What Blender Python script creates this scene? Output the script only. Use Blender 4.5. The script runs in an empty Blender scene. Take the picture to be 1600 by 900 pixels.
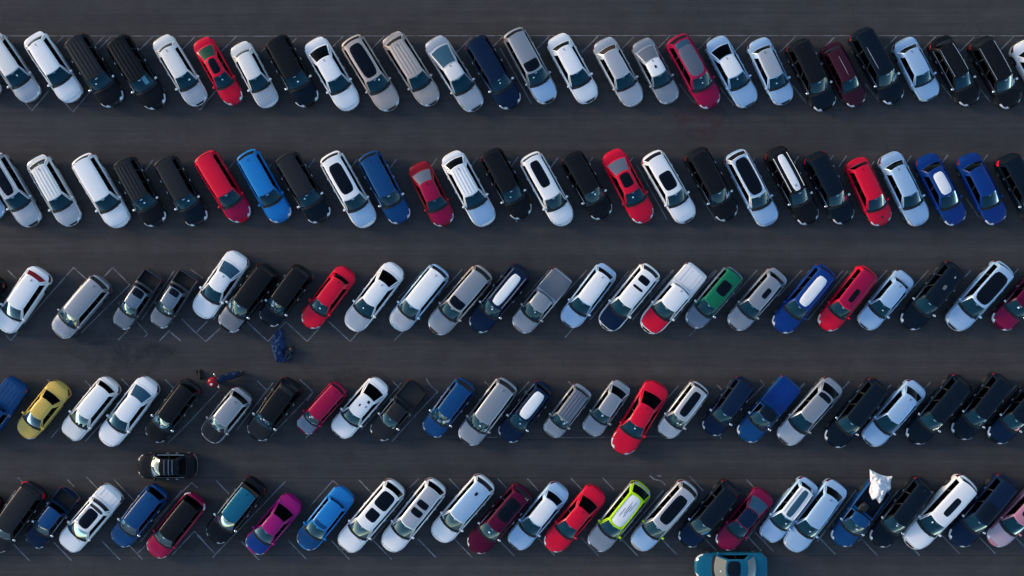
import bpy, math, random
from math import sin, cos, pi, sqrt, radians, hypot
from mathutils import Vector, Matrix, noise

# ------------------------------------------------------------ camera, sky, sun, exposure
S = 22.5                       # photograph pixels per metre on the ground
H = 80.0                       # camera height (m)
SUN_ELEV, SUN_AZ = radians(15), radians(162)   # azimuth counted from +x (right), counter-clockwise
sc = bpy.context.scene
COL = sc.collection

cam = bpy.data.cameras.new("camera")
cam.sensor_width = 36
cam.lens = 36 * H / (1600 / S)
cam.clip_start, cam.clip_end = 0.5, 3000
cam_o = bpy.data.objects.new("camera", cam)
cam_o.location = (0, 0, H)
COL.objects.link(cam_o)
sc.camera = cam_o

w = bpy.data.worlds.new("World")
sc.world = w
w.use_nodes = True
nt = w.node_tree
sky = nt.nodes.new("ShaderNodeTexSky")
sky.sky_type = 'NISHITA'
sky.sun_disc = False
sky.sun_elevation = SUN_ELEV
sky.sun_rotation = pi / 2 - SUN_AZ
sky.air_density, sky.dust_density, sky.ozone_density = 1.0, 1.0, 1.6
bg = nt.nodes["Background"]
bg.inputs[1].default_value = 0.112
nt.links.new(sky.outputs[0], bg.inputs[0])

sl = bpy.data.lights.new("sun", 'SUN')
sl.energy = 0.9
sl.angle = radians(14)
sl.color = (1.0, 0.72, 0.46)
so = bpy.data.objects.new("sun", sl)
sd = Vector((cos(SUN_ELEV) * cos(SUN_AZ), cos(SUN_ELEV) * sin(SUN_AZ), sin(SUN_ELEV)))
so.rotation_euler = sd.to_track_quat('Z', 'Y').to_euler()
so.location = sd * 100
COL.objects.link(so)

vs = sc.view_settings
vs.view_transform, vs.look, vs.gamma, vs.exposure = 'Standard', 'None', 1.0, 1.38
vs.use_curve_mapping = False

sc.cycles.diffuse_bounces = 1
sc.cycles.transparent_max_bounces = 12

# ------------------------------------------------------------ small helpers
R_ = random.Random(7)

def P(px, py, z=0.0):
    k = (H - z) / H / S
    return ((px - 800) * k, (450 - py) * k)

def lerp(a, b, t): return a + (b - a) * t

def table(tb):
    def f(x):
        if x <= tb[0][0]: return tb[0][1]
        for (a, va), (b, vb) in zip(tb, tb[1:]):
            if x <= b:
                t = (x - a) / (b - a) if b > a else 1
                return va + (vb - va) * t
        return tb[-1][1]
    return f

def mesh(name, verts, faces, mat, smooth=True, sharp=None):
    me = bpy.data.meshes.new(name)
    me.from_pydata(verts, [], faces)
    if smooth:
        me.polygons.foreach_set("use_smooth", [True] * len(me.polygons))
        if sharp:
            me.set_sharp_from_angle(angle=radians(sharp))
    me.materials.append(mat)
    return me

def link(name, me, parent=None, loc=(0, 0, 0), rot=(0, 0, 0), scale=None):
    o = bpy.data.objects.new(name, me)
    o.location, o.rotation_euler = loc, rot
    if scale: o.scale = scale
    if parent: o.parent = parent
    COL.objects.link(o)
    return o

def tag(o, label=None, cat=None, group=None, kind=None):
    if label: o["label"] = label
    if cat: o["category"] = cat
    if group: o["group"] = group
    if kind: o["kind"] = kind
    return o

class MB:
    def __init__(s): s.v, s.f = [], []
    def add(s, vs, fs):
        n = len(s.v); s.v += vs; s.f += [tuple(i + n for i in f) for f in fs]; return s
    def box(s, c, d, rz=0.0, taper=1.0):
        vs = []
        for z in (-1, 1):
            k = taper if z > 0 else 1
            for x, y in ((-1, -1), (1, -1), (1, 1), (-1, 1)):
                X, Y = x * d[0] / 2 * k, y * d[1] / 2 * k
                vs.append((c[0] + X * cos(rz) - Y * sin(rz), c[1] + X * sin(rz) + Y * cos(rz), c[2] + z * d[2] / 2))
        return s.add(vs, [(3, 2, 1, 0), (4, 5, 6, 7), (0, 1, 5, 4), (1, 2, 6, 5), (2, 3, 7, 6), (3, 0, 4, 7)])
    def ball(s, c, r, nu=10, nv=6, p=1.0):
        vs, fs = [], []
        sg = lambda v: math.copysign(abs(v) ** p, v)
        for i in range(nv + 1):
            th = pi * i / nv
            for j in range(nu):
                ph = 2 * pi * j / nu
                vs.append((c[0] + r[0] * sg(sin(th)) * sg(cos(ph)), c[1] + r[1] * sg(sin(th)) * sg(sin(ph)), c[2] - r[2] * sg(cos(th))))
        for i in range(nv):
            for j in range(nu):
                a, b = i * nu + j, i * nu + (j + 1) % nu
                fs.append((a, b, b + nu, a + nu))
        return s.add(vs, fs)
    def tube(s, pts, r, n=6, cap=True):
        pts = [Vector(p) for p in pts]
        vs, fs = [], []
        for i, p in enumerate(pts):
            d = (pts[min(i + 1, len(pts) - 1)] - pts[max(i - 1, 0)]).normalized()
            up = Vector((0, 0, 1)) if abs(d.z) < .9 else Vector((1, 0, 0))
            a = d.cross(up).normalized(); b = a.cross(d)
            rr = r[i] if isinstance(r, (list, tuple)) else r
            for k in range(n):
                q = p + a * (rr * cos(2 * pi * k / n)) + b * (rr * sin(2 * pi * k / n))
                vs.append(tuple(q))
        for i in range(len(pts) - 1):
            for k in range(n):
                a, b = i * n + k, i * n + (k + 1) % n
                fs.append((a, b, b + n, a + n))
        if cap:
            fs.append(tuple(reversed(range(n)))); fs.append(tuple(range(len(vs) - n, len(vs))))
        return s.add(vs, fs)
    def lathe_y(s, prof, n=20):
        vs, fs = [], []
        for (r, y) in prof:
            for k in range(n):
                a = 2 * pi * k / n
                vs.append((r * cos(a), y, r * sin(a)))
        for i in range(len(prof) - 1):
            for k in range(n):
                a, b = i * n + k, i * n + (k + 1) % n
                fs.append((a, b, b + n, a + n))
        return s.add(vs, fs)
    def mesh(s, name, mat, smooth=True, sharp=40):
        return mesh(name, s.v, s.f, mat, smooth, sharp)

# ------------------------------------------------------------ materials
def nodes(name):
    m = bpy.data.materials.new(name); m.use_nodes = True
    t = m.node_tree
    return m, t, t.nodes["Principled BSDF"]

def N(t, kind, **kw):
    n = t.nodes.new(kind)
    for k, v in kw.items():
        if k in n.inputs: n.inputs[k].default_value = v
        else: setattr(n, k, v)
    return n

def plain(name, col, rough=.5, metal=0.0, coat=0.0, var=.12, scale=6.0, ior=1.45):
    m, t, b = nodes(name)
    b.inputs["Roughness"].default_value = rough
    b.inputs["Metallic"].default_value = metal
    b.inputs["Coat Weight"].default_value = coat
    b.inputs["Coat Roughness"].default_value = .04
    b.inputs["IOR"].default_value = ior
    tc = N(t, "ShaderNodeTexCoord")
    nz = N(t, "ShaderNodeTexNoise", Scale=scale, Detail=5.0, Roughness=.6)
    t.links.new(tc.outputs["Object"], nz.inputs["Vector"])
    rp = N(t, "ShaderNodeValToRGB")
    rp.color_ramp.elements[0].position, rp.color_ramp.elements[1].position = .35, .7
    rp.color_ramp.elements[0].color = tuple(c * (1 - var) for c in col) + (1,)
    rp.color_ramp.elements[1].color = tuple(min(1, c * (1 + var * .6)) for c in col) + (1,)
    t.links.new(nz.outputs[0], rp.inputs[0])
    t.links.new(rp.outputs[0], b.inputs["Base Color"])
    return m

PAINT = dict(
    wht=((.84, .845, .85), .0), prl=((.76, .75, .72), .0), slv=((.54, .55, .57), .55), lbl=((.38, .56, .76), .3),
    gry=((.19, .20, .22), .5), lgr=((.33, .35, .38), .55), sgy=((.13, .18, .25), .3), dgr=((.020, .022, .026), .1),
    blk=((.0065, .008, .011), .0), bkb=((.003, .009, .018), .0), chm=((.46, .39, .35), .25), nvy=((.004, .015, .045), .05), blu=((.006, .055, .26), .1),
    roy=((.001, .032, .19), .0), sky=((.010, .19, .52), .1), tea=((.004, .115, .20), .15), stl=((.002, .052, .17), .0),
    red=((.66, .003, .032), .0), crm=((.31, .002, .048), .05), mar=((.075, .003, .026), .1), drd=((.27, .006, .016), .05),
    yel=((.62, .43, .10), .1), grn=((.003, .14, .07), .05), mag=((.30, .004, .14), .0), ros=((.20, .003, .045), .05), plm=((.045, .009, .022), .1), dkg=((.012, .055, .038), .1), dg2=((.06, .065, .078), .3), pkh=((.46, .36, .43), .1), lim=((.42, .72, .004), .0), pnk=((.50, .20, .28), .1),
    brn=((.035, .022, .018), .0), ggl=((.10, .12, .16), .1), bgl=((.03, .095, .15), .1))
_pc = {}
def paint(k):
    if k not in _pc:
        c, met = PAINT[k]
        m, t, b = nodes("paint_" + k)
        b.inputs["Metallic"].default_value = met
        b.inputs["Roughness"].default_value = .38
        deep = max(c) < .08; vivid = min(c) < .25 * max(c)
        b.inputs["Coat Weight"].default_value = .14 if deep else .35 if vivid else 1.0
        b.inputs["Coat IOR"].default_value = 1.4
        b.inputs["Specular IOR Level"].default_value = .08 if deep else .15 if vivid else .35
        tc = N(t, "ShaderNodeTexCoord")
        oi = N(t, "ShaderNodeObjectInfo")
        ad = N(t, "ShaderNodeVectorMath", operation='ADD')
        t.links.new(tc.outputs["Object"], ad.inputs[0]); t.links.new(oi.outputs["Random"], ad.inputs[1])
        nz = N(t, "ShaderNodeTexNoise", Scale=1.6, Detail=6.0, Roughness=.65)
        t.links.new(ad.outputs[0], nz.inputs["Vector"])
        rp = N(t, "ShaderNodeValToRGB")
        rp.color_ramp.elements[0].position, rp.color_ramp.elements[1].position = .42, .78
        rp.color_ramp.elements[0].color, rp.color_ramp.elements[1].color = (0, 0, 0, 1), (.05, .05, .05, 1)
        t.links.new(nz.outputs[0], rp.inputs[0])
        mx = N(t, "ShaderNodeMix", data_type='RGBA')          # thin road dust
        mx.inputs[6].default_value = tuple(c) + (1,)
        mx.inputs[7].default_value = (.05, .05, .05, 1) if deep or vivid else (.16, .15, .14, 1)
        t.links.new(rp.outputs[0], mx.inputs[0]); t.links.new(mx.outputs[2], b.inputs["Base Color"])
        ma = N(t, "ShaderNodeMath", operation='MULTIPLY_ADD'); ma.inputs[1].default_value = 3.0; ma.inputs[2].default_value = .05
        t.links.new(rp.outputs[0], ma.inputs[0]); t.links.new(ma.outputs[0], b.inputs["Coat Roughness"])
        _pc[k] = m
    return _pc[k]

def glass(name, tint, rough=.03, ior=1.62, film=0.0, filmc=(.04, .22, .30), refl=(.75, .95, 1, 1)):
    m = bpy.data.materials.new(name); m.use_nodes = True
    t = m.node_tree; t.nodes.clear()
    out = N(t, "ShaderNodeOutputMaterial")
    tr = N(t, "ShaderNodeBsdfTransparent"); tr.inputs[0].default_value = tint + (1,)
    gl = N(t, "ShaderNodeBsdfGlossy"); gl.inputs["Roughness"].default_value = rough
    gl.inputs[0].default_value = refl
    fr = N(t, "ShaderNodeFresnel", IOR=ior)
    mx = N(t, "ShaderNodeMixShader")
    t.links.new(fr.outputs[0], mx.inputs[0]); t.links.new(tr.outputs[0], mx.inputs[1]); t.links.new(gl.outputs[0], mx.inputs[2])
    if film:                                               # dust and reflection tone painted in as a diffuse layer
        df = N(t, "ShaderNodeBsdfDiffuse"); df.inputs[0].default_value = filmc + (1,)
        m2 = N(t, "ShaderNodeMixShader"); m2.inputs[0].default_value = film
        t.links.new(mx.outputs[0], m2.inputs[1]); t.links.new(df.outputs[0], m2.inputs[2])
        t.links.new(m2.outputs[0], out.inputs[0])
    else:
        t.links.new(mx.outputs[0], out.inputs[0])
    return m

M = dict(
    windscreen=glass("windscreen_glass", (.42, .66, .72), ior=1.28, film=.15, filmc=(.015, .17, .29)),  # teal of the reflected sky put into the film colour
    hazed=glass("sun_faded_windscreen", (.5, .55, .5), ior=1.3, film=.5, filmc=(.42, .44, .38)),  # pale beige reflection painted into the glass colour
    hazed2=glass("dusty_windscreen", (.4, .45, .4), ior=1.25, film=.16, filmc=(.42, .42, .34)),  # weaker cream reflection painted into the glass colour
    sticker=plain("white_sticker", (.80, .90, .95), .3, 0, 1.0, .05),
    tint=glass("tinted_glass", (.03, .035, .045), ior=1.22, refl=(.35, .40, .45, 1)),
    black=plain("black_plastic", (.010, .011, .012), .55),
    liner=plain("underbody_black", (.006, .006, .007), .8),
    tyre=plain("tyre_rubber", (.014, .014, .015), .8, scale=30),
    rim=plain("alloy_rim", (.16, .165, .17), .4, .8),
    lamp=plain("headlight_lens", (.78, .82, .88), .12, .0, 1.0, .2, 14),
    tail=plain("tail_light_lens", (.13, .008, .012), .12, 0, 1.0, .2, 10),
    chrome=plain("chrome_trim", (.85, .84, .82), .18, .9),
    seat=plain("seat_cloth_dark", (.022, .024, .026), .85, scale=20),
    seat2=plain("seat_leather_tan", (.10, .08, .06), .6, scale=20),
    dash=plain("dashboard_plastic", (.018, .022, .024), .45),
    panel=plain("dark_roof_glass", (.003, .005, .011), .10, 0, 0.0, .1, ior=1.25),
)
def matk(k):
    return M[k] if k in M else paint(k)

# ------------------------------------------------------------ shared small car pieces
def _tyre():
    m = MB()
    m.lathe_y([(.19, -.095), (.27, -.105), (.315, -.095), (.33, -.06), (.33, .06), (.315, .095), (.27, .105), (.19, .095)], 20)
    return m.mesh("tyre", M["tyre"], True, 50)
def _rim():
    m = MB()
    m.lathe_y([(.195, .06), (.215, .10), (.20, .104), (.185, .075), (.185, -.05), (.02, -.05)], 20)
    for k in range(5):
        a = 2 * pi * k / 5
        c, s = cos(a), sin(a); q = .028
        vs = []
        for r, y in ((.03, .09), (.195, .085)):
            for o in (-q, q):
                vs.append((r * c - o * s, y, r * s + o * c)); vs.append((r * c - o * s, y - .03, r * s + o * c))
        m.add(vs, [(0, 2, 6, 4), (0, 4, 5, 1), (2, 3, 7, 6), (4, 6, 7, 5)])
    m.lathe_y([(.045, .06), (.045, .095), (.001, .10)], 10)
    return m.mesh("rim", M["rim"], True, 40)
def _seat():
    m = MB()
    m.ball((.10, 0, .12), (.27, .25, .10), 12, 6, .55)
    vs0 = MB(); vs0.ball((0, 0, 0), (.09, .25, .33), 12, 6, .55)
    m.add([(x - .16 - z * .25, y, z + .42) for x, y, z in vs0.v], vs0.f)
    m.ball((-.30, 0, .82), (.06, .13, .09), 10, 5, .7)
    return m
def _steer():
    m = MB()
    pts = [(.10 * sin(2 * pi * k / 16), .18 * cos(2 * pi * k / 16), .16 * sin(2 * pi * k / 16)) for k in range(17)]
    m.tube(pts, .014, 6, False); m.box((0, 0, 0), (.03, .32, .04)); m.box((.02, 0, 0), (.05, .10, .09))
    return m.mesh("steering_wheel", M["black"])
TYRE, RIM, STEER = _tyre(), _rim(), _steer()
SEAT = {k: _seat().mesh("seat", M[k]) for k in ("seat", "seat2")}
_mir = {}
def mirror_mesh(k):
    if k not in _mir:
        m = MB(); m.ball((0, .10, .06), (.085, .115, .075), 10, 6, .8); m.tube([(.01, -.04, .0), (.005, .06, .04)], .028, 6)
        _mir[k] = m.mesh("mirror", matk(k))
    return _mir[k]
_hnd = {}
def handle_mesh(k):
    if k not in _hnd:
        m = MB(); m.box((0, 0, 0), (.20, .035, .03), 0, .8)
        _hnd[k] = m.mesh("handle", matk(k), False)
    return _hnd[k]
_wip = MB().tube([(0, 0, 0), (.05, .22, .01), (.07, .52, .03)], .012, 5).mesh("wiper", M["black"])
_rvm = MB().ball((0, 0, 0), (.05, .11, .03), 10, 5, .7).mesh("rear_view_mirror", M["chrome"])
_fin = MB().add([(.10, .012, 0), (.10, -.012, 0), (-.08, .02, 0), (-.08, -.02, 0), (-.07, .006, .075), (-.07, -.006, .075)],
                [(0, 2, 4), (1, 5, 3), (0, 4, 5, 1), (2, 3, 5, 4)]).mesh("antenna", M["black"], False)

#        windscreen base, top; roof end, rear glass base; body height; roof half-width ratio; rear rounding
TYPES = dict(
    sd=dict(w0=.245, w1=.415, r1=.800, r2=.870, h=1.46, wt=.655, er=.11),
    fb=dict(w0=.250, w1=.415, r1=.690, r2=.875, h=1.44, wt=.655, er=.11),
    hb=dict(w0=.240, w1=.405, r1=.865, r2=.930, h=1.53, wt=.68, er=.085),
    sv=dict(w0=.240, w1=.390, r1=.925, r2=.970, h=1.68, wt=.71, er=.065),
    vn=dict(w0=.215, w1=.365, r1=.940, r2=.972, h=1.78, wt=.74, er=.06),
    pk=dict(w0=.245, w1=.385, r1=.600, r2=.625, h=1.70, wt=.70, er=.045),
    ob=dict(w0=.255, w1=.400, r1=.700, r2=.745, h=1.50, wt=.68, er=.06),
)

def build_car(fx, fy, rx, ry, W, typ, c, label, name="parked_car", cat="car", group=None, **o):
    p = dict(TYPES[typ]); p.update({k: v for k, v in o.items() if k in p})
    a, b = Vector(P(fx, fy, .65)), Vector(P(rx, ry, .75))
    L = (a - b).length
    mid = (a + b) / 2; ang = math.atan2((a - b).y, (a - b).x)
    HW = W / S / 2 * 1.05
    rnd = random.Random(int(fx * 13 + fy * 7))
    root = link(name, None, None, (mid.x, mid.y, 0), (0, 0, ang))
    root.empty_display_size = .3
    tag(root, label, cat, group)
    w0, w1, r1, r2, h, er = p["w0"], p["w1"], p["r1"], p["r2"], p["h"], p["er"]
    jw = rnd.uniform(-.014, .014)                           # every model differs a little
    w0 += jw; w1 += jw + rnd.uniform(-.012, .012)
    if typ not in ("pk", "ob") and "r1" not in o: r1 += rnd.uniform(-.018, .012)
    h *= rnd.uniform(.97, 1.035); p["wt"] *= rnd.uniform(.97, 1.025)
    roofc, hoodc, rearc = o.get("roof", c), o.get("hood", c), o.get("rear", c)
    dark = c in ("blk", "bkb", "nvy", "dgr", "sgy", "stl", "mar")
    X = lambda u: L * (.5 - u)
    bed = typ in ("pk", "ob")
    ns, nr = o.get("nose", rnd.uniform(.13, .18)), 2.5
    npow = rnd.uniform(2.2, 2.7)
    def hw(u):
        f = 1.0
        if u < ns: f = max(0, 1 - (1 - u / ns) ** nr) ** (1 / npow)
        if u > 1 - er: f = max(0, 1 - ((u - 1 + er) / er) ** 2.6) ** (1 / 2.9)
        wst = 1 - .045 * max(0, (.34 - u) / .34) ** 1.2 - .03 * max(0, (u - .66) / .34) ** 1.5
        return HW * f * wst
    tallk = {"sv": .05, "vn": .05, "pk": .08}.get(typ, 0)
    zs = table([(0, .50), (.02, .60), (.06, .70 + tallk), (.14, .78 + tallk), (.3, .86 + tallk), (.75, .92 + tallk), (.95, .92 + tallk), (.985, .84 + tallk), (1, .62)])
    if bed or typ in ("sd", "fb"):
        zt = table([(0, .53), (.015, .66), (.04, .75 + tallk), (.10, .83 + tallk), (.18, .90 + tallk), (w0, .965 + tallk), (.5, 1), (r2 - .02, 1.03 + tallk), (.93, 1.03 + tallk), (.975, .99 + tallk), (.99, .88), (1, .64)])
    else:
        zt = table([(0, .53), (.015, .66), (.04, .75 + tallk), (.10, .85 + tallk), (.18, .92 + tallk), (w0, .985 + tallk), (.5, 1), (r2 - .02, 1.02 + tallk), (.985, .98 + tallk), (.995, .85), (1, .64)])
    xw = (X(.175), X(.815))
    ra = .375
    def zb(x, u):
        z = .23 + .10 * max(0, 1 - u / .06) + .14 * max(0, (u - .93) / .07)
        for q in xw:
            d = abs(x - q)
            if d < ra: z = max(z, .30 + sqrt(ra * ra - d * d))
        return z
    bow = o.get("bow", .042)
    def warp(u):
        f = table([(0, .0), (.05, .012), (w0, bow), (w0 + .10, bow * .7), (.56, 0), (r2 - .1, -.006), (r2, -.022), (1, 0)])
        return f(u)
    cab0, cab1 = w0 + .035, r2 - .012
    b0, b1 = r2 + .02, .965
    hood0, hood1 = .035, w0 - .014
    dsp = (lerp(w0, w1, .55), lerp(w1, r1, .42), min(lerp(w1, r1, .92), .765)) if not bed else (lerp(w0, w1, .5), r1 - .01, r1 - .01)
    if typ == "pk" and r1 > .62: dsp = (lerp(w0, w1, .5), lerp(w1, r1, .5), r1 - .01)
    us = set([.0, .006, .02, .045, .075, hood0, hood1, cab0, cab0 + .004, cab1, cab1 - .004, 1, .997, .99, .978, .965, .945, *dsp])
    us |= set(round(.0275 * k, 4) for k in range(1, 36))
    for q in xw:
        uq = .5 - q / L
        us |= set(uq + ra * 1.005 * f / L for f in (-1, -.985, -.9, -.7, -.4, 0, .4, .7, .9, .985, 1))
    if bed: us |= {b0, b0 + .004, b1, b1 - .004}
    us |= {1 - er * q for q in (.2, .4, .6, .8)} | {ns * q for q in (.2, .35, .5, .7)}
    if r2 + .012 < .95: us.add(r2 + .012)
    us = sorted(u for u in us if 0 <= u <= 1)
    keep = [us[0]]
    for u in us[1:]:
        if u - keep[-1] > .0029: keep.append(u)
    us = keep
    YK = (0, .80, .965, 1.0, .995, .965, .90, .66, .34, 0)
    cover = bed and o.get("cover")
    grid = []
    for u in us:
        g = []
        hwu = hw(u); zsu, ztu = zs(u), zt(u)
        cabin = cab0 + .002 < u < cab1 - .002
        inbed = bed and b0 + .002 < u < b1 - .002 and not cover
        for j in range(10):
            y = YK[j] * hwu
            uu = u + warp(u) * YK[j] ** 2 if j > 0 else u
            x = X(uu)
            zbu = min(zb(x, uu), zsu - .10)
            dz = zsu - zbu
            if j < 2: z = zbu
            elif j == 2: z = zbu + .055
            elif j == 3: z = zbu + .36 * dz
            elif j == 4: z = zbu + .70 * dz
            elif j == 5: z = zsu - .015
            elif j == 6: z = zsu + .035 * min(1, u / .06)
            else:
                q = (.62, .93, 1)[j - 7]
                z = lerp(zsu + .03 * min(1, u / .06), ztu, q)
                if j == 7 and u < w0: z += .020 * min(1, u / .1)
            if cabin:
                if j == 7: y, z = .85 * hwu, zsu + .005
                if j == 8: y, z = .83 * hwu, .46
                if j == 9: z = .46
            if inbed:
                fl = o.get("bedz", .72)
                if j == 7: y, z = .86 * hwu, zsu + .03
                if j == 8: y, z = .84 * hwu, fl
                if j == 9: z = fl
            if cover and u > b0 and j >= 7:
                z = zsu + (.05 + .03 * (j - 6) / 3) * (1 if u < b1 else .5)
            g.append((x, y, z))
        grid.append(g)
    parts = {}
    crescent = c in ("wht", "prl", "slv", "lbl", "lgr", "chm") and rnd.random() < .6
    def cls(u, j):
        if j == 0: return "liner"
        if u < .02 and j in (3, 4): return "grille"
        if .012 < u < .095 and j in (4, 5): return "headlight"
        if .018 < u < .046 and j == 6: return "headlight"
        if crescent and .010 < u < .030 and j >= 7: return "grille"
        if u < .06 and j in (1, 2, 3): return "front_bumper"
        if hood0 < u < hood1 and j >= 6: return "hood"
        if hood1 <= u < cab0 and j >= 6: return "cowl"
        if cab0 <= u <= cab1 and j >= 7: return "interior"
        if bed and b0 + .004 <= u <= b1 - .004 and j >= (6 if cover else 7): return "cargo_cover" if cover else "cargo_bed"
        if dsp[0] < u < dsp[1] and 2 <= j <= 4: return "door0"
        if dsp[1] <= u < dsp[2] and 2 <= j <= 4: return "door1"
        if .935 < u < .992 and j in (4, 5): return "taillight"
        if u > .945 and j in (1, 2, 3): return "rear_bumper"
        if typ in ("sd", "fb") and r2 + .012 <= u < .978 and j >= 6: return "boot_lid"
        if not bed and typ not in ("sd", "fb") and u > .985 and j >= 4: return "tailgate"
        if bed and u > .978 and j >= 4: return "tailgate"
        return "body"
    for i in range(len(us) - 1):
        um = (us[i] + us[i + 1]) / 2
        for j in range(9):
            k = cls(um, j)
            for sgn in (1, -1):
                kk = k
                if k in ("door0", "door1", "headlight", "taillight"): kk = k + ("L" if sgn > 0 else "R")
                parts.setdefault(kk, []).append((i, j, sgn))
    def cells_mesh(name, cells, mat, shrink=.0, lift=.0):
        idx, vs, fs, cnt = {}, [], [], {}
        def vid(i, j, s):
            if j in (0, 9): s = 1
            k = (i, j, s)
            if k not in idx:
                x, y, z = grid[i][j]
                idx[k] = len(vs); vs.append(Vector((x, y * s, z)))
            return idx[k]
        for i, j, s in cells:
            q = [vid(i, j, s), vid(i + 1, j, s), vid(i + 1, j + 1, s), vid(i, j + 1, s)]
            q = q if s < 0 else q[::-1]
            fs.append(tuple(q))
        if shrink:
            ec = {}
            for f in fs:
                for a_, b_ in zip(f, f[1:] + f[:1]):
                    e = (min(a_, b_), max(a_, b_)); ec[e] = ec.get(e, 0) + 1
            bd = set(v for e, n_ in ec.items() if n_ == 1 for v in e)
            nb = {}
            for f in fs:
                cen = sum((vs[v] for v in f), Vector()) / len(f)
                for v in f: nb.setdefault(v, []).append(cen)
            new = {}
            for v in bd:
                d = sum(nb[v], Vector()) / len(nb[v]) - vs[v]
                if d.length > 1e-5: new[v] = vs[v] + d.normalized() * min(shrink, d.length * .5)
            for v, q in new.items(): vs[v] = q
        return mesh(name, [tuple(v) for v in vs], fs, mat, True, 42)
    pm = matk(c)
    link("body", cells_mesh("body", parts["body"], pm), root)
    link("underbody", cells_mesh("underbody", parts["liner"] + parts.get("interior", []), M["liner"]), root)
    link("hood", cells_mesh("hood", parts["hood"], matk(hoodc), .020), root)
    link("cowl", cells_mesh("cowl", parts["cowl"], M["black"]), root)
    link("grille", cells_mesh("grille", parts["grille"], M["black"]), root)
    link("front_bumper", cells_mesh("front_bumper", parts["front_bumper"], matk(o.get("bump", hoodc)), .006), root)
    link("rear_bumper", cells_mesh("rear_bumper", parts["rear_bumper"], matk(o.get("rbump", rearc)), .006), root)
    for sd_ in "LR":
        link("headlight", cells_mesh("headlight", parts["headlight" + sd_], M["lamp"], .006), root)
        link("taillight", cells_mesh("taillight", parts["taillight" + sd_], matk(o.get("tl", "tail")), .004), root)
        for dk in ("door0", "door1"):
            if dk + sd_ in parts:
                d = link("door", cells_mesh("door", parts[dk + sd_], pm, .01), root)
                ud = dsp[1 if dk == "door0" else 2] - .035
                link("handle", handle_mesh("chrome" if dark else c), d, (X(ud), (hw(ud) + .008) * (1 if sd_ == "L" else -1), zs(ud) - .11))
    for k in ("boot_lid", "tailgate"):
        if k in parts: link(k, cells_mesh(k, parts[k], matk(rearc), .010), root)
    if "cargo_bed" in parts: link("cargo_bed", cells_mesh("cargo_bed", parts["cargo_bed"], matk(o.get("bedc", "black"))), root)
    if "cargo_cover" in parts:
        cc = link("cargo_cover", cells_mesh("cargo_cover", parts["cargo_cover"], matk(o.get("cover")), .015), root)
        m = MB()
        for q in range(5):
            y = HW * .68 * (q - 2) / 2.3
            m.tube([(X(b0 + .02), y, zs(.7) + .083), (X(b1 - .02), y, zs(.7) + .078)], .013, 5)
        link("cover_rib", m.mesh("cover_rib", matk(o.get("cover"))), cc)
    # --- greenhouse
    wtf = p["wt"]
    uF, uR = w1 + .022, r1 - .016
    bw = .875
    def wt(s): return HW * wtf * (1 - .05 * (1 - s) ** 3 - (.09 if typ in ("sd", "fb", "hb") else .045) * s ** 2)
    dropr = {"sd": .09, "fb": .06, "hb": .11, "sv": .07, "vn": .05}.get(typ, .05)
    def zedge(s): return h - .085 - .06 * (1 - s) ** 2.2 - dropr * s ** 2
    crown = .105
    rib = o.get("ribs", 0)
    def roofp(s, t):
        u0 = w1 + .022 * t * t; u1 = r1 - .016 * t * t
        e = max(0, (abs(t) - .82) / .18)
        z = zedge(s) + crown * (1 - .55 * t * t - .45 * e * e) 
        if abs(t) > .999: z = zedge(s)
        if rib and abs(t) < .8 and .06 < s < .94: z += .012 * cos(t * pi * 5)
        return (X(lerp(u0, u1, s)), wt(s) * t, z)
    ts = [-1, -.97, -.9, -.75, -.5, -.25, 0, .25, .5, .75, .9, .97, 1]
    if rib: ts = [-1, -.97, -.9] + [k / 30 * .8 for k in range(-30, 31)] + [.9, .97, 1]
    ss = [0, .03, .1, .2, .35, .5, .65, .8, .9, .97, 1]
    vs, fs = [], []
    for s in ss:
        for t in ts: vs.append(roofp(s, t))
    n = len(ts)
    for i in range(len(ss) - 1):
        for j in range(n - 1):
            fs.append((i * n + j, i * n + j + 1, (i + 1) * n + j + 1, (i + 1) * n + j))
    rf = link("roof", mesh("roof", vs, fs, matk(roofc), True, 60), root)
    # ruled skirts: (base, top) column pairs
    vrow = (0, .09, .25, .5, .75, .93, 1)
    def zbase(t, rear=False):
        u = (r2 if rear else w0)
        return lerp(zt(u), zs(u) + .02, min(1, abs(t)) ** 2) + .004
    def colF(t):
        ub = w0 + bow * t * t
        return Vector((X(ub), bw * hw(w0 + bow) * t, zbase(t))), Vector(roofp(0, t))
    def colB(t):
        ub = r2 - .022 * t * t
        return Vector((X(ub), bw * hw(r2 - .022) * t, zbase(t, True))), Vector(roofp(1, t))
    def colS(s, sg):
        ub = lerp(w0 + bow, r2 - .022, s)
        return Vector((X(ub), bw * hw(ub) * sg, lerp(zbase(1), zbase(1, True), s))), Vector(roofp(s, sg))
    def strip(cols, panes, outv, bulge, pil=None):
        """cols = list of (param, base, top); panes = [(a, b, v0, v1)]; returns frame verts/faces and pane meshes"""
        pts = []
        for (q, b_, t_) in cols:
            pts.append([b_.lerp(t_, v) + outv(q) * (bulge * sin(pi * v)) for v in vrow])
        fr, pn = [], [[] for _ in panes]
        for i in range(len(cols) - 1):
            qm = (cols[i][0] + cols[i + 1][0]) / 2
            for r in range(len(vrow) - 1):
                vm = (vrow[r] + vrow[r + 1]) / 2
                tgt = fr
                if pil is not None and vm > .05 and vm < .93 and panes[0][1] < qm < panes[-1][0]:
                    tgt = pil.setdefault(sum(qm > w_[1] for w_ in panes), [])
                for k, (a_, b_, v0, v1) in enumerate(panes):
                    if a_ < qm < b_ and v0 < vm < v1: tgt = pn[k]
                tgt.append((i, r))
        return pts, fr, pn
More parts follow.
